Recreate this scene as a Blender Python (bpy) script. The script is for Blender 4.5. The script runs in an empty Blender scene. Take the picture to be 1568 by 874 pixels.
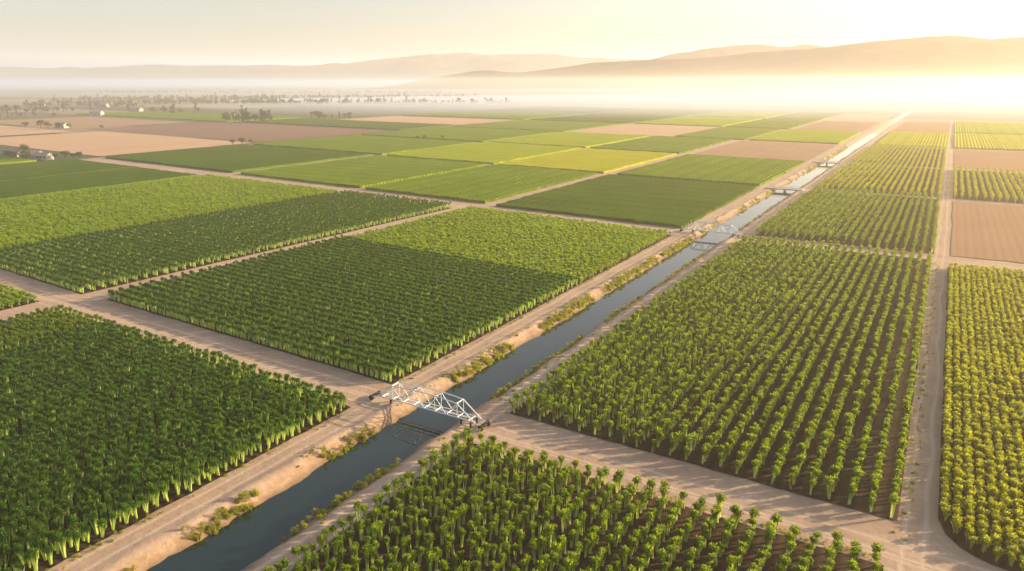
import bpy, bmesh, math, random
import numpy as np
from mathutils import Vector, Matrix, noise as mnoise
rnd = random.Random(7)
rng = np.random.default_rng(11)
scene = bpy.context.scene
H = 40.0

# ------------------------------------------------------------------ helpers
def link(o, parent=None):
    scene.collection.objects.link(o)
    if parent: o.parent = parent
    return o

def mesh_obj(name, verts, faces, mats=(), parent=None, smooth=False):
    me = bpy.data.meshes.new(name)
    me.from_pydata([tuple(v) for v in verts], [], [tuple(f) for f in faces])
    for m in mats: me.materials.append(m)
    if smooth:
        me.polygons.foreach_set("use_smooth", [True]*len(me.polygons))
    me.update()
    return link(bpy.data.objects.new(name, me), parent)

def hash2(ix, iy, seed):
    h = (ix.astype(np.int64)*374761393 + iy.astype(np.int64)*668265263 + seed*1442695041) & 0xffffffff
    h = ((h ^ (h >> 13)) * 1274126177) & 0xffffffff
    return ((h ^ (h >> 16)) & 0xffff)/65535.0

def vnoise(x, y, seed=0):
    x = np.asarray(x, float); y = np.asarray(y, float)
    ix = np.floor(x); iy = np.floor(y); fx = x-ix; fy = y-iy
    fx = fx*fx*(3-2*fx); fy = fy*fy*(3-2*fy)
    a = hash2(ix, iy, seed); b = hash2(ix+1, iy, seed); c = hash2(ix, iy+1, seed); d = hash2(ix+1, iy+1, seed)
    return (a*(1-fx)+b*fx)*(1-fy)+(c*(1-fx)+d*fx)*fy

def fbm(x, y, seed=0, octv=4):
    s = 0; a = 0.5; t = 0
    for k in range(octv):
        s = s + a*vnoise(x*2**k, y*2**k, seed+k); t += a; a *= 0.5
    return s/t

class NT:
    def __init__(s, tree): s.t = tree; s.n = tree.nodes; s.l = tree.links
    def add(s, typ, **kw):
        n = s.n.new(typ)
        for k, v in kw.items():
            if k == 'ins':
                for kk, vv in v.items():
                    if isinstance(vv, bpy.types.NodeSocket): s.l.new(vv, n.inputs[kk])
                    else: n.inputs[kk].default_value = vv
            else: setattr(n, k, v)
        return n
    def math(s, op, a, b=0.0, c=None, clamp=False):
        ins = {0: a, 1: b}
        if c is not None: ins[2] = c
        return s.add('ShaderNodeMath', operation=op, use_clamp=clamp, ins=ins).outputs[0]
    def mix(s, f, a, b, blend='MIX'):
        n = s.n.new('ShaderNodeMix'); n.data_type = 'RGBA'; n.blend_type = blend
        for i, v in ((0, f), (6, a), (7, b)):
            if isinstance(v, bpy.types.NodeSocket): s.l.new(v, n.inputs[i])
            else: n.inputs[i].default_value = v if i == 0 else (tuple(v)+(1,) if len(v) == 3 else v)
        return n.outputs[2]
    def noise(s, vec, scale, detail=4, rough=0.55):
        return s.add('ShaderNodeTexNoise', ins={'Vector': vec, 'Scale': scale, 'Detail': detail, 'Roughness': rough}).outputs[0]
    def ramp(s, f, a, b):
        return s.add('ShaderNodeMapRange', ins={0: f, 1: a, 2: b, 3: 0.0, 4: 1.0}).outputs[0]

def new_mat(name):
    m = bpy.data.materials.new(name); m.use_nodes = True
    m.node_tree.nodes.clear()
    return m, NT(m.node_tree)

def finish(nt, surf=None, vol=None):
    o = nt.add('ShaderNodeOutputMaterial')
    if surf: nt.l.new(surf, o.inputs['Surface'])
    if vol: nt.l.new(vol, o.inputs['Volume'])

def simple_mat(name, col, rough=0.6, metal=0.0, var=0.15, scale=3.0):
    m, nt = new_mat(name)
    tc = nt.add('ShaderNodeTexCoord').outputs['Object']
    n = nt.noise(tc, scale)
    c = nt.mix(n, [x*(1-var) for x in col], [min(1, x*(1+var)) for x in col])
    b = nt.add('ShaderNodeBsdfPrincipled', ins={'Base Color': c, 'Roughness': rough, 'Metallic': metal})
    finish(nt, b.outputs[0]); return m

# ------------------------------------------------------------------ world, sun
SUN_AZ = math.radians(46)   # clockwise from +Y (canal direction)
SUN_EL = math.radians(15)
w = bpy.data.worlds.new("World"); scene.world = w; w.use_nodes = True
wt = NT(w.node_tree); w.node_tree.nodes.clear()
sky = wt.add('ShaderNodeTexSky', sky_type='NISHITA', sun_disc=False, sun_elevation=SUN_EL, sun_rotation=SUN_AZ,
             air_density=1.0, dust_density=3.0, ozone_density=1.0, altitude=50)
bg = wt.add('ShaderNodeBackground', ins={'Color': sky.outputs[0], 'Strength': 0.22})
wt.l.new(bg.outputs[0], wt.add('ShaderNodeOutputWorld').inputs[0])

sd = bpy.data.lights.new("sun", 'SUN'); sd.energy = 11.5; sd.angle = math.radians(0.6); sd.color = (1.0, 0.72, 0.39)
so = link(bpy.data.objects.new("sun", sd))
sdir = Vector((math.sin(SUN_AZ)*math.cos(SUN_EL), math.cos(SUN_AZ)*math.cos(SUN_EL), math.sin(SUN_EL)))
so.rotation_euler = sdir.to_track_quat('Z', 'Y').to_euler()
so.location = (100, 100, 200)

# ------------------------------------------------------------------ camera
YAW = math.radians(30.68)
cd = bpy.data.cameras.new("camera"); cam = link(bpy.data.objects.new("camera", cd))
cam.location = (0, 0, H); cam.rotation_euler = (math.radians(90-15.8), 0, YAW)
cd.lens = 25.32; cd.sensor_width = 36; cd.clip_end = 80000; cd.clip_start = 0.5
scene.camera = cam
scene.view_settings.view_transform = 'Standard'
scene.view_settings.look = 'None'
scene.view_settings.exposure = 0
RX, RY = math.cos(YAW), math.sin(YAW)      # right vector of the viewing azimuth
FX, FY = -math.sin(YAW), math.cos(YAW)

# ------------------------------------------------------------------ ground
def ground_mat():
    m, nt = new_mat("ground_dirt")
    geo = nt.add('ShaderNodeNewGeometry').outputs['Position']
    sep = nt.add('ShaderNodeSeparateXYZ', ins={0: geo})
    x, y, z = sep.outputs
    n1 = nt.noise(geo, 0.12, 5); n2 = nt.noise(geo, 1.3, 6, 0.65); n3 = nt.noise(geo, 9.0, 4, 0.7)
    dirt = nt.mix(nt.ramp(n1, .35, .65), (.41, .285, .205), (.51, .37, .27))
    dirt = nt.mix(nt.math('MULTIPLY', nt.ramp(n2, .4, .7), .55), dirt, (.33, .225, .16))
    # wheel tracks: distance from lane centres, wandering a little
    wob = nt.math('MULTIPLY', nt.math('SUBTRACT', nt.noise(geo, 0.05, 2), .5), 2.0)
    xw = nt.math('ADD', x, wob); yw = nt.math('ADD', y, wob)
    tracks = None
    def trk(coord, c, half, width):
        d = nt.math('ABSOLUTE', nt.math('SUBTRACT', coord, c))
        d = nt.math('ABSOLUTE', nt.math('SUBTRACT', d, half))
        return nt.math('SUBTRACT', 1.0, nt.math('DIVIDE', d, width), clamp=True)
    lst = []
    for c, hf in ((-58.6, .85), (-44.1, .8), (2.6, .8), (-136.3, 1.1)):
        lst.append(trk(xw, c, hf, .38))
    ys = nt.math('ADD', yw, nt.math('MULTIPLY', nt.math('ADD', x, 48), .03))
    lst.append(trk(ys, 66.4, .9, .4)); lst.append(trk(ys, 64.0, .9, .35)); lst.append(trk(ys, 193.4, 1.0, .5))
    t = lst[0]
    for q in lst[1:]: t = nt.math('MAXIMUM', t, q)
    tn = nt.math('MULTIPLY', t, nt.ramp(n2, .25, .55))
    dirt = nt.mix(nt.math('MULTIPLY', tn, .65), dirt, (.66, .52, .40))
    # dark damp band close to the water
    damp = nt.ramp(z, -0.45, -1.0)
    slope = nt.math('MULTIPLY', nt.ramp(z, -.02, -.3), nt.ramp(n2, .30, .55))
    dirt = nt.mix(nt.math('MULTIPLY', slope, .85), dirt, (.31, .195, .11))
    dirt = nt.mix(nt.math('MULTIPLY', damp, .85), dirt, (.12, .085, .05))
    # far farmland mosaic
    mp = nt.add('ShaderNodeMapping', ins={'Vector': geo, 'Scale': (1/230., 1/110., 0.0)}).outputs[0]
    vor = nt.add('ShaderNodeTexVoronoi', distance='CHEBYCHEV', ins={'Vector': mp, 'Scale': 1.0, 'Randomness': .55})
    vs = nt.add('ShaderNodeSeparateColor', ins={0: vor.outputs['Color']}).outputs
    cr = nt.add('ShaderNodeValToRGB', ins={0: vs[0]})
    e = cr.color_ramp; e.interpolation = 'CONSTANT'
    cols = [(.06, .085, .03), (.30, .20, .13), (.10, .12, .04), (.17, .12, .09), (.05, .075, .03), (.34, .24, .16), (.085, .10, .04)]
    e.elements[0].color = cols[0]+(1,)
    e.elements[1].position = 1/7; e.elements[1].color = cols[1]+(1,)
    for i in range(2, 7):
        el = e.elements.new(i/7); el.color = cols[i]+(1,)
    far = nt.mix(nt.math('MULTIPLY', n1, .5), cr.outputs[0], (.10, .09, .05))
    ym = nt.ramp(y, 900, 960)
    xm = nt.ramp(x, -395, -400)
    fm = nt.math('MAXIMUM', ym, xm)
    col = nt.mix(fm, dirt, far)
    bh = nt.math('ADD', nt.math('MULTIPLY', n2, .6), nt.math('MULTIPLY', n3, .25))
    bh = nt.math('SUBTRACT', bh, nt.math('MULTIPLY', t, .12))
    bp = nt.add('ShaderNodeBump', ins={'Height': bh, 'Strength': .55, 'Distance': .25})
    b = nt.add('ShaderNodeBsdfPrincipled', ins={'Base Color': col, 'Roughness': .95, 'Normal': bp.outputs[0]})
    b.inputs['Specular IOR Level'].default_value = .15
    finish(nt, b.outputs[0]); return m

def grow(start, end, step, f=1.25):
    r = []; p = start; s = step
    sg = 1 if end > start else -1
    while (end-p)*sg > 0:
        s *= f; p += sg*s; r.append(p)
    return r
xs = sorted(set(grow(-160, -30000, 3)) | set(np.arange(-160, -60, 2.0)) | set(np.arange(-60, -42, .4)) | set(np.arange(-42, 46, 2.0)) | set(grow(46, 20000, 3)))
ys = sorted(set(grow(-20, -3000, 3)) | set(np.arange(-20, 260, 1.0)) | set(np.arange(260, 1000, 4.0)) | set(grow(1000, 34000, 6)))
xs = np.array(xs); ys = np.array(ys)
GX, GY = np.meshgrid(xs, ys)
def ground_z(X, Y):
    wv = (fbm(X*.25+3, Y*.25, 5)-.5)*1.3 + (fbm(X*1.1, Y*1.1, 9, 2)-.5)*.6
    Xn = X + wv
    l = np.clip((Xn+56.0)/4.0, 0, 1); r = np.clip((-46.0-Xn)/4.0, 0, 1)
    l = l*l*(3-2*l)*.35+l*.65; r = r*r*(3-2*r)*.35+r*.65
    z = -2.3*np.minimum(l, r)
    # low soft berm at the left crest
    z = z + .22*np.exp(-((Xn+56.6)/.6)**2)*(fbm(X*.3, Y*.3, 3)*1.2) + .12*np.exp(-((Xn+45.5)/.5)**2)
    near = (X > -200) & (X < 60) & (Y < 1000)
    z = z + np.where(near, (fbm(X*.4, Y*.4, 21, 3)-.5)*.10, 0)
    return np.where((Y < 1300), z, 0)
GZ = ground_z(GX, GY)
nx, ny = len(xs), len(ys)
V = np.stack([GX.ravel(), GY.ravel(), GZ.ravel()], 1)
idx = np.arange(nx*ny).reshape(ny, nx)
F = np.stack([idx[:-1, :-1].ravel(), idx[:-1, 1:].ravel(), idx[1:, 1:].ravel(), idx[1:, :-1].ravel()], 1)
ground = mesh_obj("ground", V.tolist(), F.tolist(), [ground_mat()], smooth=True)

# ------------------------------------------------------------------ water
def water_mat():
    m, nt = new_mat("canal_water")
    geo = nt.add('ShaderNodeNewGeometry').outputs['Position']
    n = nt.noise(geo, 1.1, 3); n2 = nt.noise(geo, .22, 2)
    bp = nt.add('ShaderNodeBump', ins={'Height': nt.math('ADD', nt.math('MULTIPLY', n, .4), n2), 'Strength': .05, 'Distance': .06})
    b = nt.add('ShaderNodeBsdfPrincipled', ins={'Base Color': (.008, .026, .024, 1), 'Roughness': .03, 'IOR': 1.6, 'Normal': bp.outputs[0]})
    finish(nt, b.outputs[0]); return m
wy = [-300, -50, 0, 50, 100, 150, 200, 300, 400, 600, 900, 1290]
wv = []; wf = []
for i, yy in enumerate(wy):
    wv += [(-56.2, yy, -.9), (-51, yy, -.9), (-45.8, yy, -.9)]
    if i: a = 3*(i-1); wf += [(a, a+1, a+4, a+3), (a+1, a+2, a+5, a+4)]
mesh_obj("canal_water", wv, wf, [water_mat()])

# ------------------------------------------------------------------ plants
def leaf_mat(name, dark, light, stalk, trans, tmix=.42, s0=.66, s1=.36):
    m, nt = new_mat(name)
    hh = nt.add('ShaderNodeAttribute', attribute_name='h').outputs['Fac']
    rr = nt.add('ShaderNodeAttribute', attribute_name='r').outputs['Fac']
    oi = nt.add('ShaderNodeObjectInfo').outputs['Random']
    geo = nt.add('ShaderNodeNewGeometry').outputs['Position']
    patch = nt.ramp(nt.noise(geo, .07, 3), .35, .65)
    f = nt.math('ADD', nt.math('MULTIPLY', rr, .5), nt.math('ADD', nt.math('MULTIPLY', oi, .25), nt.math('MULTIPLY', patch, .25)))
    c = nt.mix(f, dark, light)
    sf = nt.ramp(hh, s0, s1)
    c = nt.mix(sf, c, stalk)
    b = nt.add('ShaderNodeBsdfPrincipled', ins={'Base Color': c, 'Roughness': .55})
    b.inputs['Specular IOR Level'].default_value = .3
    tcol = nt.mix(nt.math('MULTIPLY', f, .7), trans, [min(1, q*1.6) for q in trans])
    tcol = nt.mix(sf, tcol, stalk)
    t = nt.add('ShaderNodeBsdfTranslucent', ins={'Color': tcol})
    mx = nt.add('ShaderNodeMixShader', ins={0: tmix, 1: b.outputs[0], 2: t.outputs[0]})
    finish(nt, mx.outputs[0]); return m

def plant_mesh(name, mat, seed, hgt=2.1, crown=.55, leaves=80, stalks=7, leaf=.3, flare=1.0, zlo=.70):
    r = random.Random(seed); V = []; Fc = []; hA = []; rA = []
    def quad(pts, hs, rv):
        i = len(V); V.extend(pts); hA.extend(hs); rA.extend([rv]*len(pts)); Fc.append(tuple(range(i, i+len(pts))))
    for s in range(stalks):
        a = r.uniform(0, 6.283); out = flare*r.uniform(.12, .40)*crown/.55; w0 = r.uniform(.04, .06)
        rv = r.random(); prev = None
        b_ = a+r.uniform(-.7, .7)
        px, py = -math.sin(b_), math.cos(b_)
        for k in range(4):
            t = k/3; rad = .10+out*t**1.6; zz = t*hgt*.72; ww = w0*(.95+.3*t)
            cx, cy = math.cos(a)*rad, math.sin(a)*rad
            L = (cx-px*ww, cy-py*ww, zz); R = (cx+px*ww, cy+py*ww, zz)
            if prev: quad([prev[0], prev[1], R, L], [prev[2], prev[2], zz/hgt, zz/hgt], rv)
            prev = (L, R, zz/hgt)
    nsub = 7
    subs = [(r.uniform(-.34, .34)*crown, r.uniform(-.34, .34)*crown, r.uniform(zlo, .84)*hgt) for _ in range(nsub)]
    for s in range(leaves):
        sx, sy, sz = r.choice(subs)
        d = Vector((r.gauss(0, 1), r.gauss(0, 1), r.gauss(.25, 1))).normalized()
        rad = crown*.62*r.uniform(.5, 1)
        c = Vector((sx, sy, sz)) + Vector((d.x*rad, d.y*rad, d.z*rad*.75))
        dirv = (d + Vector((r.uniform(-.5, .5), r.uniform(-.5, .5), r.uniform(-.2, .7)))).normalized()
        side = dirv.cross(Vector((r.uniform(-.4, .4), r.uniform(-.4, .4), 1))).normalized()
        up = side.cross(dirv)
        L = leaf*r.uniform(.7, 1.35); W = L*.30
        p0 = c-dirv*L*.5; p3 = c+dirv*L*.5-up*L*.16
        m1 = c+up*L*.05; a1 = m1+side*W-up*W*.3; a2 = m1-side*W-up*W*.3
        rv = r.random()*.8+.2*max(0, d.z)
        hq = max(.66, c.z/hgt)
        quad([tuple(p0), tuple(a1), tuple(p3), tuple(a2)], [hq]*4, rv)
    me = bpy.data.meshes.new(name); me.from_pydata(V, [], Fc); me.materials.append(mat)
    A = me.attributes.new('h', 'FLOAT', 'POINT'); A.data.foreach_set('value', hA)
    A = me.attributes.new('r', 'FLOAT', 'POINT'); A.data.foreach_set('value', rA)
    me.update()
    return bpy.data.objects.new(name, me)

def tuft_mesh(name, mat, seed, hgt=.8, n=60, spread=.5):
    r = random.Random(seed); V = []; Fc = []; hA = []; rA = []
    for s in range(n):
        a = r.uniform(0, 6.283); rad = spread*math.sqrt(r.random()); x = math.cos(a)*rad; y = math.sin(a)*rad
        b = r.uniform(0, 6.283); L = hgt*r.uniform(.45, 1)*(1-.5*rad/spread); w_ = r.uniform(.03, .06)
        ox, oy = math.cos(a)*L*.4, math.sin(a)*L*.4
        px, py = math.cos(b)*w_, math.sin(b)*w_
        i = len(V)
        V += [(x-px, y-py, -.15), (x+px, y+py, -.15), (x+ox*.4+px, y+oy*.4+py, L*.6), (x+ox*.4-px, y+oy*.4-py, L*.6), (x+ox, y+oy, L)]
        hA += [.7]*5; rA += [r.random()]*5
        Fc += [(i, i+1, i+2, i+3), (i+3, i+2, i+4)]
    me = bpy.data.meshes.new(name); me.from_pydata(V, [], Fc); me.materials.append(mat)
    A = me.attributes.new('h', 'FLOAT', 'POINT'); A.data.foreach_set('value', hA)
    A = me.attributes.new('r', 'FLOAT', 'POINT'); A.data.foreach_set('value', rA)
    me.update(); return bpy.data.objects.new(name, me)

def coll(name, objs):
    c = bpy.data.collections.new(name)
    for o in objs: c.objects.link(o)
    return c

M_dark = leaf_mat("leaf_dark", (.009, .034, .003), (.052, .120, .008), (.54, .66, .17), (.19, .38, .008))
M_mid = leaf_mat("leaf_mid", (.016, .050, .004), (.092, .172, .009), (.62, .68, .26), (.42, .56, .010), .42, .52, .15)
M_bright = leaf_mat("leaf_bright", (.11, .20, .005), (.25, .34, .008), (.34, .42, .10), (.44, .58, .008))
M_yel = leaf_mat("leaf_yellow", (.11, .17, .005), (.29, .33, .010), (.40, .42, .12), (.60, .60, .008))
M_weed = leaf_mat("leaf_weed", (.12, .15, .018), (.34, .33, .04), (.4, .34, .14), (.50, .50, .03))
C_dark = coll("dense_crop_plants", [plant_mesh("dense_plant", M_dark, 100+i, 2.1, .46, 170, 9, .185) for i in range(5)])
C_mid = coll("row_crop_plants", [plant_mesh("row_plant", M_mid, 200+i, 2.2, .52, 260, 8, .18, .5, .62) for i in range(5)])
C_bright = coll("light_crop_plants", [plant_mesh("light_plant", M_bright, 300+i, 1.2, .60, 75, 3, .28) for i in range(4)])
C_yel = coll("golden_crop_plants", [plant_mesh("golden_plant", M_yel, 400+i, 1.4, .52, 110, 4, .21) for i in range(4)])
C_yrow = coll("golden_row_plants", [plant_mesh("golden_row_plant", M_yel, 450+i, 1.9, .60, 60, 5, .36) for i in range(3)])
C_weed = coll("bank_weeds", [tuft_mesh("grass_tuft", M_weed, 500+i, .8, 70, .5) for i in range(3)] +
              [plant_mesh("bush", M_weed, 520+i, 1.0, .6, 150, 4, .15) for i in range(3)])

def instancer(coll_):
    g = bpy.data.node_groups.new("scatter_"+coll_.name, 'GeometryNodeTree')
    g.interface.new_socket("Geometry", in_out='INPUT', socket_type='NodeSocketGeometry')
    g.interface.new_socket("Geometry", in_out='OUTPUT', socket_type='NodeSocketGeometry')
    n = g.nodes; l = g.links
    gi = n.new('NodeGroupInput'); go = n.new('NodeGroupOutput')
    ci = n.new('GeometryNodeCollectionInfo'); ci.inputs[0].default_value = coll_
    ci.inputs['Separate Children'].default_value = True; ci.inputs['Reset Children'].default_value = True
    ip = n.new('GeometryNodeInstanceOnPoints'); ip.inputs['Pick Instance'].default_value = True
    def na(nm, dt):
        q = n.new('GeometryNodeInputNamedAttribute'); q.data_type = dt; q.inputs['Name'].default_value = nm
        return [o for o in q.outputs if o.enabled and o.name == 'Attribute'][0]
    l.new(gi.outputs[0], ip.inputs['Points']); l.new(ci.outputs[0], ip.inputs['Instance'])
    l.new(na('pick', 'INT'), ip.inputs['Instance Index'])
    l.new(na('rotv', 'FLOAT_VECTOR'), ip.inputs['Rotation'])
    l.new(na('scl', 'FLOAT_VECTOR'), ip.inputs['Scale'])
    l.new(ip.outputs[0], go.inputs[0])
    return g
GROUPS = {}
def scatter(name, P, coll_, scl=1.0, var=.15, zvar=.12, tilt=.08, parent=None):
    P = np.asarray(P, float); n = len(P)
    me = bpy.data.meshes.new(name); me.vertices.add(n); me.vertices.foreach_set('co', P.ravel())
    rot = np.stack([rng.normal(0, tilt, n), rng.normal(0, tilt, n), rng.uniform(0, 6.283, n)], 1)
    s = scl*(1+rng.uniform(-var, var, n)); zs = s*(1+rng.uniform(-zvar, zvar, n))
    zs *= .9+.2*fbm(P[:, 0]*.08, P[:, 1]*.08, 31)
    S = np.stack([s, s, zs], 1)
    a = me.attributes.new('rotv', 'FLOAT_VECTOR', 'POINT'); a.data.foreach_set('vector', rot.ravel())
    a = me.attributes.new('scl', 'FLOAT_VECTOR', 'POINT'); a.data.foreach_set('vector', S.ravel())
    a = me.attributes.new('pick', 'INT', 'POINT'); a.data.foreach_set('value', rng.integers(0, len(coll_.objects), n).astype(np.int32))
    o = link(bpy.data.objects.new(name, me), parent)
    if coll_.name not in GROUPS: GROUPS[coll_.name] = instancer(coll_)
    md = o.modifiers.new("scatter", 'NODES'); md.node_group = GROUPS[coll_.name]
    return o

def soil_mat(name, a, b, axis, period):
    m, nt = new_mat(name)
    geo = nt.add('ShaderNodeNewGeometry').outputs['Position']
    sep = nt.add('ShaderNodeSeparateXYZ', ins={0: geo}).outputs
    n = nt.noise(geo, .8, 5, .65)
    s = nt.math('SINE', nt.math('MULTIPLY', sep[axis], 6.283/period))
    c = nt.mix(n, a, b)
    c = nt.mix(nt.ramp(s, -.2, 1.0), c, [q*.8 for q in a])
    bp = nt.add('ShaderNodeBump', ins={'Height': nt.math('ADD', nt.math('MULTIPLY', s, .5), n), 'Strength': .6, 'Distance': .2})
    bs = nt.add('ShaderNodeBsdfPrincipled', ins={'Base Color': c, 'Roughness': .95, 'Normal': bp.outputs[0]})
    bs.inputs['Specular IOR Level'].default_value = .1
    finish(nt, bs.outputs[0]); return m
SOIL = soil_mat("field_soil", (.045, .028, .018), (.08, .052, .033), 0, 1.75)
SOILX = soil_mat("field_soil_cross", (.030, .023, .012), (.052, .037, .020), 1, 1.2)

def bil(q, u, v):
    q = [np.array(p)*H for p in q]
    u = np.asarray(u)[..., None]; v = np.asarray(v)[..., None]
    return (q[0]*(1-u)+q[1]*u)*(1-v)+(q[3]*(1-u)+q[2]*u)*v

def sheet(name, q, mat, z=.06, parent=None, amp=.25, corner=None):
    # soil sheet with ragged borders
    n = 40; out = []
    for e in range(4):
        for k in range(n):
            t = k/n
            u, v = [(t, 0), (1, t), (1-t, 1), (0, 1-t)][e]
            out.append(bil(q, u, v))
    out = np.array(out)
    c = out.mean(0)
    d = out-c; L = np.linalg.norm(d, axis=1, keepdims=True)
    out = out + d/L*((fbm(out[:, 0]*.7, out[:, 1]*.7, 77)-.5)*2*amp)[:, None]
    if corner:
        cx, cy, rr = corner
        for p in out:
            if p[0] < cx+rr and p[1] < cy+rr:
                ce = np.array((cx+rr, cy+rr)); dv = p-ce; l = np.linalg.norm(dv)
                if l > rr: p[:] = ce+dv/l*rr
    V = [(c[0], c[1], z)]+[(p[0], p[1], z) for p in out]; m = len(out)
    Fc = [(0, 1+i, 1+(i+1) % m) for i in range(m)]
    return mesh_obj(name, V, Fc, [mat], parent)

def rows(q, axis, row_sp, pl_sp, jit=.12, miss=.015, corner=None, pad=.5, edge=0):
    q4 = [np.array(p)*H for p in q]
    wx = (np.linalg.norm(q4[1]-q4[0])+np.linalg.norm(q4[2]-q4[3]))/2
    wy_ = (np.linalg.norm(q4[3]-q4[0])+np.linalg.norm(q4[2]-q4[1]))/2
    sx, sy = (row_sp, pl_sp) if axis == 'y' else (pl_sp, row_sp)
    nu = max(2, int((wx-2*pad)/sx)+1); nv = max(2, int((wy_-2*pad)/sy)+1)
    U, Vv = np.meshgrid(np.linspace(pad/wx, 1-pad/wx, nu), np.linspace(pad/wy_, 1-pad/wy_, nv))
    P = bil(q, U.ravel(), Vv.ravel())
    jx, jy = (jit*.5, jit*1.6) if axis == 'y' else (jit*1.6, jit*.5)
    P = P + np.stack([rng.normal(0, jx, len(P)), rng.normal(0, jy, len(P))], 1)
    k = rng.random(len(P)) > miss
    if corner:
        cx, cy, rr = corner
        d = np.hypot(P[:, 0]-cx-rr, P[:, 1]-cy-rr)
        k &= ~((P[:, 0] < cx+rr) & (P[:, 1] < cy+rr) & (d > rr-.5))
    P = P[k]
    return np.column_stack([P, np.full(len(P), .05)])

def field(name, q, coll_, axis, rs, ps, scl=1.0, soil=None, jit=.12, corner=None, **kw):
    o = scatter(name, rows(q, axis, rs, ps, jit, corner=corner), coll_, scl, **kw)
    sheet("soil", q, soil or (SOIL if axis == 'y' else SOILX), parent=o, corner=corner)
    return o

def sk(x0, y0, x1, y1, s=.045):
    f = lambda x, y: (x, y - s*(x+1.5))
    return [f(x0, y0), f(x1, y0), f(x1, y1), f(x0, y1)]

# right of the canal
field("row_crop_field", [(-1.06, 1.77), (.025, 1.74), (.02, 4.76), (-1.03, 4.71)], C_mid, 'y', 1.80, .86)
field("row_crop_field", [(-1.07, .2), (.01, .2), (.01, 1.545), (-1.07, 1.55)], C_mid, 'y', 1.66, .98)
field("golden_crop_field", [(.107, 1.66), (1.1, 1.62), (1.1, 4.58), (.105, 4.60)], C_yel, 'y', .98, .60, corner=(.107*H, 1.66*H, 6.0))
field("row_crop_field", [(-1.03, 4.95), (.03, 4.93), (.02, 7.36), (-1.01, 7.38)], C_mid, 'y', 1.9, 1.0)
field("golden_row_field", [(-1.01, 7.52), (.02, 7.48), (.02, 10.0), (-1.0, 10.0)], C_yrow, 'y', 2.2, 1.15)
field("golden_row_field", [(-1.0, 10.15), (.02, 10.1), (.02, 13.1), (-1.0, 13.1)], C_yrow, 'y', 2.2, 1.3)
field("golden_row_field", [(.12, 7.48), (2.0, 7.4), (2.0, 10.0), (.12, 10.0)], C_yrow, 'y', 2.2, 1.25)
# left of the canal
field("dense_crop_field", [(-2.93, .2), (-1.52, .2), (-1.515, 1.55), (-2.93, 1.605)], C_dark, 'x', 1.15, .88)
field("dense_crop_field", [(-3.33, .2), (-2.96, .2), (-2.96, 1.61), (-3.33, 1.625)], C_mid, 'x', 1.15, .85, scl=.85)
field("dense_crop_field", [(-3.345, 1.84), (-1.52, 1.757), (-1.512, 3.22), (-3.28, 3.37)], C_dark, 'x', 2.1, .50, scl=.96, jit=.08, zvar=.06, var=.1)
field("light_crop_field", [(-3.28, 3.38), (-1.512, 3.23), (-1.51, 4.66), (-3.25, 4.82)], C_bright, 'x', 1.5, .75, scl=1.05)
field("dense_crop_field", [(-4.80, 1.90), (-3.53, 1.83), (-3.42, 4.80), (-4.70, 4.90)], C_dark, 'x', 2.2, .62, scl=.95, jit=.08)
field("light_crop_field", [(-6.92, 1.9), (-4.88, 1.90), (-4.80, 4.93), (-6.86, 5.08)], C_bright, 'y', 1.3, 1.0, scl=1.1)
field("light_crop_field", [(-5.5, .2), (-3.58, .2), (-3.58, 1.66), (-5.5, 1.75)], C_bright, 'x', 1.4, .9)

# ------------------------------------------------------------------ distant crops as raised canopies
def canopy_mat(name, a, b, axis, period, bare=False):
    m, nt = new_mat(name)
    geo = nt.add('ShaderNodeNewGeometry').outputs['Position']
    sep = nt.add('ShaderNodeSeparateXYZ', ins={0: geo}).outputs
    n = nt.noise(geo, .9, 5, .7); n2 = nt.noise(geo, .035, 4); n3 = nt.noise(geo, .3, 3)
    wob = nt.math('ADD', sep[axis], nt.math('MULTIPLY', n3, .6))
    s = nt.math('SINE', nt.math('MULTIPLY', wob, 6.283/period))
    s2 = nt.math('SINE', nt.math('MULTIPLY', sep[axis], 6.283/(period*4.7)))
    f = nt.math('ADD', nt.math('MULTIPLY', nt.ramp(n, .3, .7), .5), nt.math('MULTIPLY', nt.ramp(n2, .35, .65), .5))
    c = nt.mix(f, a, b)
    k = .12 if bare else .6
    c = nt.mix(nt.math('MULTIPLY', nt.ramp(s, .1, 1.0), k), c, [q*.35 for q in a])
    c = nt.mix(nt.math('MULTIPLY', nt.ramp(s2, .3, 1.0), k*.6), c, [q*.6 for q in a])
    hgt = nt.math('ADD', nt.math('MULTIPLY', s, -.05 if bare else -.4), nt.math('MULTIPLY', n, .5 if bare else 1.5))
    bp = nt.add('ShaderNodeBump', ins={'Height': hgt, 'Strength': .5 if bare else .8, 'Distance': .3 if bare else .6})
    d = nt.add('ShaderNodeBsdfDiffuse', ins={'Color': c, 'Normal': bp.outputs[0]})
    finish(nt, d.outputs[0]); return m
PAL = {'dark': ((.055, .11, .008), (.10, .175, .012)), 'green': ((.12, .195, .009), (.20, .29, .012)),
       'lime': ((.27, .34, .009), (.38, .44, .014)), 'gold': ((.38, .39, .010), (.50, .48, .018)),
       'brown': ((.34, .21, .13), (.41, .265, .17)), 'pink': ((.50, .32, .20), (.59, .385, .25)), 'plum': ((.21, .13, .10), (.28, .175, .13))}
CM = {}
for k, (a, b) in PAL.items():
    for ax in (0, 1): CM[k, ax] = canopy_mat("crop_%s_%d" % (k, ax), a, b, ax, 1.9 if ax == 0 else 2.2, k in ('brown', 'pink', 'plum'))
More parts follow.
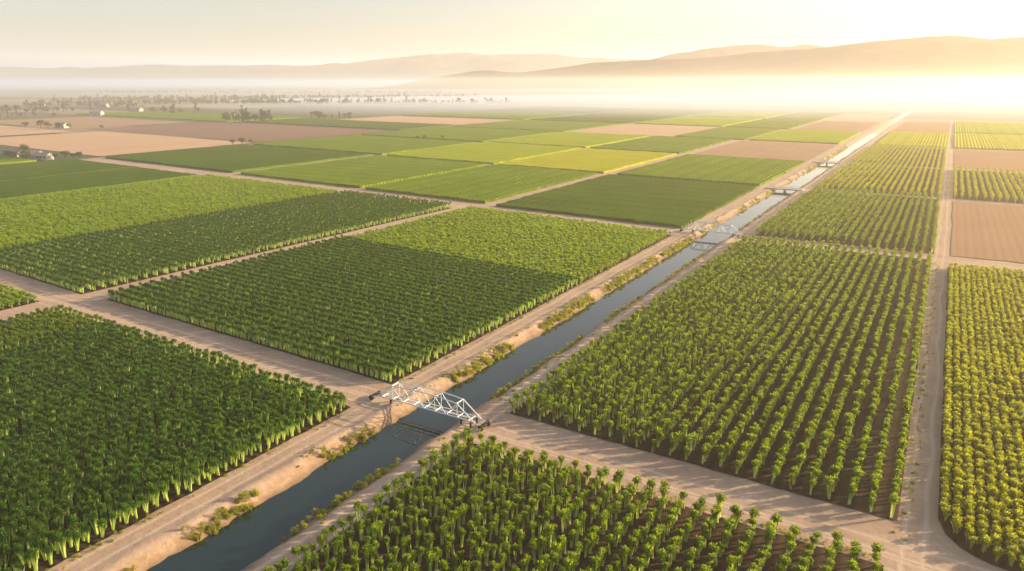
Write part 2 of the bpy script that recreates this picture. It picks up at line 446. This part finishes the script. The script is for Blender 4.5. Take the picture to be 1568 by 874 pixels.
def canopy(name, q, kind, ax, h=.9):
    if kind in ('brown', 'pink', 'plum'):
        return sheet("bare_field", q, CM[kind, ax], z=.12, amp=.8)
    n = 26; U, Vv = np.meshgrid(np.linspace(0, 1, n), np.linspace(0, 1, n))
    P = bil(q, U.ravel(), Vv.ravel())
    z = h*(.75+.5*fbm(P[:, 0]*.13, P[:, 1]*.13, 55)) + rng.uniform(-.08, .08, len(P))
    P = P + rng.normal(0, .25, P.shape)
    V = [(p[0], p[1], zz) for p, zz in zip(P, z)]
    id_ = np.arange(n*n).reshape(n, n)
    Fc = [(id_[j, i], id_[j, i+1], id_[j+1, i+1], id_[j+1, i]) for j in range(n-1) for i in range(n-1)]
    ring = list(id_[0, :])+list(id_[1:, -1])+list(id_[-1, ::-1][1:])+list(id_[::-1, 0][1:-1])
    b0 = len(V)
    for r_ in ring: V.append((V[r_][0], V[r_][1], -.1))
    m = len(ring)
    for i in range(m): Fc.append((ring[i], b0+i, b0+(i+1) % m, ring[(i+1) % m]))
    return mesh_obj(name, V, Fc, [CM[kind, ax]])
S8 = .08
def block(x0, x1, y0, y1, kind, ax=1, s=S8):
    canopy("distant_crop_field", sk(x0, y0, x1, y1, s), kind, ax)
# left columns, west of the lane
block(-9.85, -8.3, 2.2, 4.62, 'dark', 0); block(-8.25, -7.0, 2.0, 4.62, 'dark', 0)
# row A
block(-9.8, -6.95, 5.02, 7.35, 'dark', 0); block(-6.75, -4.85, 5.0, 7.3, 'green', 1)
block(-4.75, -3.32, 4.98, 7.3, 'green', 0); block(-3.14, -1.53, 4.92, 7.25, 'dark', 1)
# row B
block(-9.8, -6.85, 7.5, 9.9, 'green', 1); block(-6.7, -4.85, 7.45, 10.0, 'lime', 0)
block(-4.75, -3.28, 7.42, 9.95, 'gold', 1); block(-3.1, -1.53, 7.4, 9.95, 'green', 0)
# row C
block(-9.8, -6.85, 10.1, 13.0, 'green', 0); block(-6.7, -4.85, 10.15, 13.0, 'lime', 1)
block(-4.75, -3.28, 10.1, 13.0, 'green', 0); block(-3.1, -1.53, 10.1, 13.0, 'brown', 0)
# row D
block(-9.8, -6.85, 13.2, 16.5, 'green', 1); block(-6.7, -4.5, 13.2, 16.5, 'pink', 1)
block(-4.4, -3.1, 13.2, 16.5, 'green', 1); block(-3.0, -1.53, 13.2, 16.5, 'lime', 1)
# row E, F
ks = ['green', 'dark', 'lime', 'green', 'brown', 'dark', 'green', 'lime', 'green', 'pink']
i = 0
for (y0, y1) in ((16.8, 21), (21.4, 26)):
    for (x0, x1) in ((-14.5, -10), (-9.8, -6.85), (-6.7, -4.5), (-4.4, -3.0), (-2.9, -1.53)):
        block(x0, x1, y0, y1, ks[i % 10], i % 2); i += 1
# right side
block(.12, 2.5, 4.93, 7.3, 'brown', 0, 0); block(.12, 2.5, 10.2, 13.1, 'brown', 1, 0)
block(-1.0, .02, 13.3, 17, 'gold', 0, 0); block(.12, 2.5, 13.3, 17, 'gold', 0, 0)
block(-1.0, .02, 17.3, 22, 'brown', 0, 0); block(.12, 2.5, 17.3, 22, 'lime', 0, 0)
# west farmland
block(-15.2, -10.1, 5.1, 7.75, 'pink', 1); block(-16.2, -10.1, 7.9, 11.3, 'plum', 1)
block(-22, -15.6, 4.6, 7.4, 'pink', 0); block(-22, -16.6, 7.7, 10.8, 'brown', 1)
block(-15.5, -10.1, 11.6, 13.6, 'dark', 1); block(-24, -16, 11.4, 14, 'green', 1)
block(-14.5, -10.1, 13.9, 16.4, 'pink', 0); block(-15, -10.15, 1.5, 4.3, 'green', 0)

# ------------------------------------------------------------------ bank weeds
P = []
def weedy(x, y0, y1, n, dx=.5, thr=.52, seed=1):
    for _ in range(n):
        y = rnd.uniform(y0, y1)
        if float(vnoise(y*.16, x, seed)) < thr: continue
        xx = x+rnd.gauss(0, dx)
        P.append((xx, y, float(ground_z(np.array([xx]), np.array([y]))[0])))
weedy(-54.9, 14, 60, 260, .35, .4, 3); weedy(-55.0, 72, 200, 1100, .35, .30, 4); weedy(-55.0, 200, 520, 700, .5, .4, 5)
weedy(-47.0, 14, 60, 240, .3, .4, 6); weedy(-47.0, 74, 190, 420, .3, .45, 7); weedy(-46.8, 195, 520, 400, .4, .45, 8)
scatter("bank_grass", P, C_weed, .58, .5, .3, .15)
P = []
weedy(-56.3, 14, 200, 260, .35, .45, 12); weedy(-45.6, 14, 200, 160, .25, .5, 13)
for _ in range(900):   # weeds along the field margins
    c = rnd.randrange(5)
    if c == 0: p = (-60.1+rnd.gauss(0, .25), rnd.uniform(14, 185))
    elif c == 1: p = (-42.9+rnd.gauss(0, .25), rnd.uniform(14, 188))
    elif c == 2: p = (1.9+rnd.gauss(0, .3), rnd.uniform(66, 188))
    elif c == 3: xx = rnd.uniform(-41, 0); p = (xx, 62.3+rnd.gauss(0, .25))
    else: xx = rnd.uniform(-132, -62); p = (xx, 62-.03*(xx+61)+.7+rnd.gauss(0, .3))
    P.append((p[0], p[1], 0))
scatter("road_verge_grass", P, C_weed, .30, .4, .3, .15)

# ------------------------------------------------------------------ truss bridges
M_white = simple_mat("white_painted_steel", (.74, .75, .76), .4, .2, .08, 2.0)
M_deck = simple_mat("deck_grating", (.45, .44, .42), .7, .3)
M_black = simple_mat("black_rubber", (.03, .03, .03), .8)
M_conc = simple_mat("concrete", (.36, .33, .29), .9)
def tube(bm, a, b, r, seg=8):
    a = Vector(a); b = Vector(b); d = b-a
    res = bmesh.ops.create_cone(bm, cap_ends=True, segments=seg, radius1=r, radius2=r, depth=d.length)
    bmesh.ops.transform(bm, matrix=Matrix.Translation((a+b)/2) @ d.to_track_quat('Z', 'Y').to_matrix().to_4x4(), verts=res['verts'])
def box(bm, c, s):
    res = bmesh.ops.create_cube(bm, size=1)
    bmesh.ops.transform(bm, matrix=Matrix.Translation(c) @ Matrix.Diagonal((s[0], s[1], s[2], 1)), verts=res['verts'])
def bm_obj(name, bm, mat, parent):
    me = bpy.data.meshes.new(name); bm.to_mesh(me); bm.free(); me.materials.append(mat); me.update()
    return link(bpy.data.objects.new(name, me), parent)
def bridge(y0, xa=-60.0, xb=-42.8, name="truss_bridge", top=2.95, bot=.85, wdt=1.4, r=.075):
    e = link(bpy.data.objects.new(name, None)); e.location = (0, y0, 0)
    L = xb-xa
    N = 8
    xsn = [xa+1.9+(L-3.8)*i/N for i in range(N+1)]
    bm = bmesh.new()
    for sy in (-wdt/2, wdt/2):
        tube(bm, (xa, sy, bot-.35), (xsn[0], sy, bot), r); tube(bm, (xsn[0], sy, bot), (xsn[-1], sy, bot), r*1.15)
        tube(bm, (xsn[-1], sy, bot), (xb, sy, bot-.35), r)
        zt = lambda i: top - .35*((i-N/2)/(N/2-1))**2*0.8
        for i in range(1, N-1): tube(bm, (xsn[i], sy, zt(i)), (xsn[i+1], sy, zt(i+1)), r)
        tube(bm, (xsn[0]-.9, sy, bot-.15), (xsn[1], sy, zt(1)), r); tube(bm, (xsn[-1]+.9, sy, bot-.15), (xsn[-2], sy, zt(N-1)), r)
        for i in range(1, N, 2): tube(bm, (xsn[i], sy, bot), (xsn[i], sy, zt(i)), r*.6)
        for i in range(1, N-1):
            if i % 2: tube(bm, (xsn[i], sy, zt(i)), (xsn[i+1], sy, bot), r*.75)
            else: tube(bm, (xsn[i], sy, bot), (xsn[i+1], sy, zt(i+1)), r*.75)
    for i in range(1, N, 2): tube(bm, (xsn[i], -wdt/2, top-.25), (xsn[i], wdt/2, top-.25), r*.55)
    for i in range(0, N+1): tube(bm, (xsn[i], -wdt/2, bot), (xsn[i], wdt/2, bot), r*.7)
    bm_obj("truss", bm, M_white, e)
    bm = bmesh.new(); box(bm, ((xa+xb)/2, 0, bot-.02), (L-3.6, .45, .06)); bm_obj("walkway", bm, M_deck, e)
    bm = bmesh.new()
    for xx in (xsn[1]-.3, xsn[-2]+.6, xsn[-1]+.3):
        for sy in (-wdt/2, wdt/2): tube(bm, (xx, sy, -2.0 if -55.5 < xx < -46.5 else -.3), (xx, sy, bot-.05), .13)
        tube(bm, (xx, -wdt/2, bot-.2), (xx, wdt/2, bot-.2), .09)
    bm_obj("support_posts", bm, M_black, e)
    bm = bmesh.new()
    for xx in (xa+.1, xb-.1):
        for sy in (-wdt/2-.1, wdt/2+.1):
            tube(bm, (xx, sy-.12, .34), (xx, sy+.12, .34), .36, 18)
        tube(bm, (xx, -wdt/2, .34), (xx, wdt/2, .34), .09)
        box(bm, (xx, 0, .45), (.45, .6, .3))
    bm_obj("wheels", bm, M_black, e)
    return e
bridge(65.8)
bridge(193.6, name="truss_bridge", top=3.1, r=.10)
def slab_bridge(y0):
    e = link(bpy.data.objects.new("concrete_bridge", None)); e.location = (0, y0, 0)
    bm = bmesh.new(); box(bm, (-51, 0, .2), (13, 4.2, .4)); box(bm, (-51, 0, -1), (.6, 3.8, 2.0)); bm_obj("deck", bm, M_conc, e)
    bm = bmesh.new()
    for sy in (-2, 2):
        tube(bm, (-57.3, sy, 1.0), (-44.7, sy, 1.0), .06)
        for k in range(8): tube(bm, (-57.3+k*1.8, sy, .38), (-57.3+k*1.8, sy, 1.03), .06)
    bm_obj("railing", bm, M_white, e)
slab_bridge(293); slab_bridge(402)

# ------------------------------------------------------------------ trees
M_bark = simple_mat("bark", (.12, .085, .06), .9)
M_tleaf = leaf_mat("tree_leaf", (.03, .05, .014), (.08, .10, .025), (.03, .05, .02), (.12, .15, .03), .25)
def tree_mesh(name, seed, h=6.0, rw=3.0, nleaf=900, tall=False):
    r = random.Random(seed); V = []; Fc = []; mi = []; hA = []; rA = []
    def limb(a, b, ra, rb):
        a = Vector(a); b = Vector(b); d = (b-a).normalized(); s = d.orthogonal().normalized(); t = d.cross(s); i = len(V)
        for c, q in ((a, ra), (b, rb)):
            for k in range(6):
                an = k*math.pi/3; V.append(tuple(c+s*math.cos(an)*q+t*math.sin(an)*q)); hA.append(1); rA.append(0)
        for k in range(6): Fc.append((i+k, i+(k+1) % 6, i+6+(k+1) % 6, i+6+k)); mi.append(0)
    top = (r.uniform(-.2, .2), r.uniform(-.2, .2), h*.5); limb((0, 0, -.3), top, h*.04, h*.025)
    cl = []
    for k in range(9):
        a = r.uniform(0, 6.28); rr = rw*r.uniform(.25, .75); z = h*r.uniform(.35, .85)
        if tall: rr *= .5
        e = (math.cos(a)*rr, math.sin(a)*rr, z); limb((top[0], top[1], h*r.uniform(.25, .5)), e, h*.018, h*.006)
        cl.append((e, r.uniform(.25, .45)*rw))
    cl.append(((0, 0, h*.8), .4*rw))
    for k in range(nleaf):
        (cx, cy, cz), cr = r.choice(cl)
        d = Vector((r.gauss(0, 1), r.gauss(0, 1), r.gauss(0, 1))).normalized()*cr*r.uniform(.5, 1.05)
        c = Vector((cx, cy, cz))+Vector((d.x, d.y, d.z*.75))
        if c.z < h*.14: c.z = h*.14+r.random()*.4
        n = Vector((r.gauss(0, 1), r.gauss(0, 1), r.gauss(0, 1))).normalized(); s = n.orthogonal().normalized(); t = n.cross(s)
        L = r.uniform(.14, .3); i = len(V)
        for q in (s*L, t*L*.6, -s*L, -t*L*.6): V.append(tuple(c+q)); hA.append(1); rA.append(r.random())
        Fc.append((i, i+1, i+2, i+3)); mi.append(1)
    me = bpy.data.meshes.new(name); me.from_pydata(V, [], Fc); me.materials.append(M_bark); me.materials.append(M_tleaf)
    me.polygons.foreach_set('material_index', mi)
    A = me.attributes.new('h', 'FLOAT', 'POINT'); A.data.foreach_set('value', hA)
    A = me.attributes.new('r', 'FLOAT', 'POINT'); A.data.foreach_set('value', rA)
    me.update(); return me
TM = [tree_mesh("tree", 900+i, 6.2, 3.4) for i in range(4)]
def tree(x, y, s=1.0, k=None):
    o = link(bpy.data.objects.new("tree", TM[rnd.randrange(4) if k is None else k])); o.location = (x, y, 0)
    o.scale = (s*rnd.uniform(.9, 1.2), s*rnd.uniform(.9, 1.2), s); o.rotation_euler[2] = rnd.uniform(0, 6.28)
for x, y, s in ((-419, 201, 1.35), (-424, 196, .8), (-428, 200, .7), (-434, 199, .8), (-402, 212, .8), (-399, 214, .6), (-405, 208, .6), (-395, 215, .7), (-410, 224, .5),
                (-676, 346, 1.2), (-668, 351, 1.0), (-662, 356, .9), (-700, 352, 1.2), (-712, 345, 1.0), (-640, 372, .6), (-398, 323, .8), (-402, 319, .7), (-394, 327, .6),
                (-322, 420, .6), (-326, 417, .5), (-312, 428, .5)):
    tree(x, y, s)
TC = coll("tree_kinds", [bpy.data.objects.new("far_tree", m) for m in TM] +
          [bpy.data.objects.new("far_poplar", tree_mesh("poplar", 950+i, 9, 2.2, 700, True)) for i in range(2)])
P = []
def tline(x0, y0, x1, y1, n, spread=6):
    for _ in range(n):
        t = rnd.random(); P.append((x0+(x1-x0)*t+rnd.gauss(0, spread), y0+(y1-y0)*t+rnd.gauss(0, spread), 0))
tline(-632, 494, -582, 522, 26, 2.5); tline(-606, 584, -560, 615, 12, 4)
tline(-1410, 740, -948, 1014, 230, 10); tline(-1300, 640, -1100, 720, 50, 8); tline(-1200, 900, -700, 1180, 150, 12)
tline(-1700, 900, -1300, 1150, 160, 14); tline(-900, 560, -780, 640, 14, 5); tline(-1500, 1150, -1000, 1500, 220, 20)
tline(-2600, 1500, -1500, 2100, 320, 30); tline(-960, 420, -900, 470, 12, 4); tline(-1100, 500, -1000, 560, 24, 6)
scatter("distant_trees", P, TC, 1.2, .4, .25, .03)

# ------------------------------------------------------------------ farm buildings
M_wall = simple_mat("plaster_wall", (.40, .36, .31), .8); M_roof = simple_mat("roof", (.30, .25, .22), .7); M_win = simple_mat("window_glass", (.04, .05, .06), .15)
def house(x, y, rot, w_=12, d=7, h=3.2, name="farmhouse"):
    e = link(bpy.data.objects.new(name, None)); e.location = (x, y, 0); e.rotation_euler[2] = rot
    bm = bmesh.new(); box(bm, (0, 0, h/2), (w_, d, h))
    for sx in (-1, 1):
        vs = [bm.verts.new((sx*w_/2, -d/2, h)), bm.verts.new((sx*w_/2, d/2, h)), bm.verts.new((sx*w_/2, 0, h+d*.28))]; bm.faces.new(vs)
    bm_obj("walls", bm, M_wall, e)
    o = .5; z0 = h-.1; z1 = h+d*.28+.1
    V = [(-w_/2-o, -d/2-o, z0), (w_/2+o, -d/2-o, z0), (w_/2+o, 0, z1), (-w_/2-o, 0, z1), (-w_/2-o, d/2+o, z0), (w_/2+o, d/2+o, z0)]
    V += [(a, b, c+.18) for a, b, c in V]
    mesh_obj("roof", V, [(0, 1, 2, 3), (3, 2, 5, 4), (6, 9, 8, 7), (9, 10, 11, 8), (0, 6, 7, 1), (4, 5, 11, 10), (0, 3, 9, 6), (3, 4, 10, 9), (1, 7, 8, 2), (2, 8, 11, 5)], [M_roof], e)
    bm = bmesh.new()
    for k in range(3):
        for sy in (-1, 1): box(bm, (-w_/3+k*w_/3+.6, sy*d/2, 1.7), (1.2, .12, 1.1))
    bm_obj("windows", bm, M_win, e)
    bm = bmesh.new(); box(bm, (-.9, -d/2, 1.05), (1.0, .14, 2.1)); bm_obj("door", bm, M_bark, e)
for a in ((-412, 206, .3, 8, 5, 2.2), (-424, 206, .5, 10, 6, 2.4), (-440, 205, .2, 12, 6, 2.4), (-684, 362, .2, 11, 6, 3),
          (-1190, 700, .3, 20, 10, 4), (-1350, 680, .5, 20, 10, 4), (-900, 520, .5, 14, 8, 4), (-960, 610, .3, 16, 8, 4)):
    house(*a)

# ------------------------------------------------------------------ mountains
def hill_mat(name, a, b):
    m, nt = new_mat(name)
    geo = nt.add('ShaderNodeNewGeometry').outputs['Position']
    n = nt.noise(geo, .004, 7, .6)
    c = nt.mix(nt.ramp(n, .4, .62), a, b)
    d = nt.add('ShaderNodeBsdfDiffuse', ins={'Color': c})
    finish(nt, d.outputs[0]); return m
def mrange(name, depth, ctrl, mat, thick, seed, skew=0.0, ns=260, ntt=46):
    # ctrl: (lateral/depth, crest elevation above eye / depth)
    ts = np.linspace(ctrl[0][0], ctrl[-1][0], ns)
    hs = np.interp(ts, [c[0] for c in ctrl], [c[1] for c in ctrl])
    hs = np.convolve(np.pad(hs, 4, mode='edge'), np.ones(9)/9, 'valid')
    V = []
    for j in range(ntt):
        q = j/(ntt-1)*2-1      # -1 front, 1 back
        for i in range(ns):
            lat = ts[i]*depth; dd = depth + q*thick + skew*lat
            X = lat*RX+dd*FX; Y = lat*RY+dd*FY
            prof = max(0, 1-abs(q))**.8
            rg = 1-abs(float(mnoise.noise(Vector((X*.0011*4000/thick*.3, Y*.0011*4000/thick*.3, seed))))*2)
            rg2 = float(mnoise.fractal(Vector((X*.002, Y*.002, seed+5)), 1.0, 2.0, 5))
            crest = (hs[i]*depth+H)
            z = crest*prof*(1+.7*(rg-.75)*abs(q)*3*(1-abs(q))+.2*rg2*(.25+min(1, abs(q)*3)*.9)) - 12*(1 if abs(q) > .98 else 0)
            V.append((X, Y, z))
    idx = np.arange(ns*ntt).reshape(ntt, ns)
    Fc = np.stack([idx[:-1, :-1].ravel(), idx[:-1, 1:].ravel(), idx[1:, 1:].ravel(), idx[1:, :-1].ravel()], 1).tolist()
    return mesh_obj(name, V, Fc, [mat], smooth=True)
def cpt(x, y): return ((x-784)/1155., (125-y)*.00083)
MH = hill_mat("dry_hillside", (.06, .035, .018), (.13, .08, .04))
mrange("mountain_range", 5200, [cpt(600, 132), cpt(660, 119), cpt(735, 106), cpt(790, 111), cpt(850, 103), cpt(920, 94), cpt(1000, 90), cpt(1080, 88), cpt(1170, 80), cpt(1250, 75), cpt(1300, 67), cpt(1400, 58), cpt(1460, 53), cpt(1520, 60), cpt(1600, 54), cpt(1750, 66), cpt(2000, 60)], MH, 1500, 3.3)
mrange("mountain_range", 7600, [cpt(940, 110), cpt(1000, 88), cpt(1070, 75), cpt(1120, 71), cpt(1165, 65), cpt(1200, 71), cpt(1240, 67), cpt(1290, 75), cpt(1400, 80), cpt(1700, 85)], MH, 1300, 8.1)
mrange("mountain_range", 12500, [cpt(-500, 92), cpt(-200, 105), cpt(0, 100), cpt(90, 105), cpt(220, 98), cpt(380, 100), cpt(520, 98), cpt(600, 87), cpt(650, 84), cpt(740, 80), cpt(830, 82), cpt(920, 88), cpt(1000, 90), cpt(1200, 90), cpt(1400, 95)], MH, 2500, 1.2)

# ------------------------------------------------------------------ air: haze and fog
def vol_mat(name, dens, em, emcol, scat=None, sc=(1, .90, .74)):
    m, nt = new_mat(name)
    if scat is not None: s = nt.add('ShaderNodeVolumeScatter', ins={'Color': sc+(1,), 'Density': dens, 'Anisotropy': scat})
    else: s = nt.add('ShaderNodeVolumeAbsorption', ins={'Color': (0, 0, 0, 1), 'Density': dens})
    e = nt.add('ShaderNodeEmission', ins={'Color': emcol+(1,), 'Strength': dens*em})  # added glow, stands in for light bouncing around inside the mist
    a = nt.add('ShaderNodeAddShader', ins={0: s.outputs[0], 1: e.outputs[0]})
    finish(nt, vol=a.outputs[0]); return m
def vbox(name, x0, x1, y0, y1, z0, z1, mat):
    V = [(x, y, z) for z in (z0, z1) for x, y in ((x0, y0), (x1, y0), (x1, y1), (x0, y1))]
    mesh_obj(name, V, [(0, 3, 2, 1), (4, 5, 6, 7), (0, 1, 5, 4), (1, 2, 6, 5), (2, 3, 7, 6), (3, 0, 4, 7)], [mat])
HZ = vol_mat("self_lit_haze_air", .000070, .50, (1, .87, .76), .42, (1, .86, .66))  # haze also gives off light of its own to brighten the air
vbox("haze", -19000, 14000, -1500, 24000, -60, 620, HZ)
HL = vol_mat("self_lit_low_haze_air", .00038, .24, (1, .84, .66), .5, (1, .82, .56))
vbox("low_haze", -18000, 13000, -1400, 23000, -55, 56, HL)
def fog(lat, dep, lx, ly, h, dens, seed, base=-3, em=1.1, col=(1, .91, .79), name="fog_bank", pw=.9):
    mat = vol_mat("self_lit_fog_air", dens, em, col)  # no scattering here: fog brightness is emission put into the volume
    cx, cy = lat*RX+dep*FX, lat*RY+dep*FY
    n = 36; V = []
    for j in range(n):
        for i in range(n):
            u = i/(n-1)*2-1; v = j/(n-1)*2-1
            rr = max(abs(u), abs(v)); ang = math.atan2(v, u)
            wob = 1+.25*(float(fbm(np.array([math.cos(ang)*1.7+9]), np.array([math.sin(ang)*1.7+9]), seed)[0])-.5)
            ex = rr*math.cos(ang)*lx*wob; ey = rr*math.sin(ang)*ly*wob
            X = cx+ex*RX-ey*RY; Y = cy+ex*RY+ey*RX
            f = max(0, 1-rr)**pw
            nn = .6+.8*float(fbm(np.array([X*.003]), np.array([Y*.003]), seed, 3)[0])
            V.append((X, Y, base+.3+(h-base)*f*nn))
    nn_ = n*n
    Vb = [(x, y, base) for x, y, z in V]
    id_ = np.arange(nn_).reshape(n, n)
    Fc = []
    for j in range(n-1):
        for i in range(n-1):
            Fc.append((id_[j, i], id_[j, i+1], id_[j+1, i+1], id_[j+1, i]))
            Fc.append(tuple(nn_+k for k in (id_[j, i], id_[j+1, i], id_[j+1, i+1], id_[j, i+1])))
    ring = list(id_[0, :])+list(id_[1:, -1])+list(id_[-1, ::-1][1:])+list(id_[::-1, 0][1:-1]); m = len(ring)
    for i in range(m):
        a, b = ring[i], ring[(i+1) % m]; Fc.append((a, nn_+a, nn_+b, b))
    mesh_obj(name, V+Vb, Fc, [mat])
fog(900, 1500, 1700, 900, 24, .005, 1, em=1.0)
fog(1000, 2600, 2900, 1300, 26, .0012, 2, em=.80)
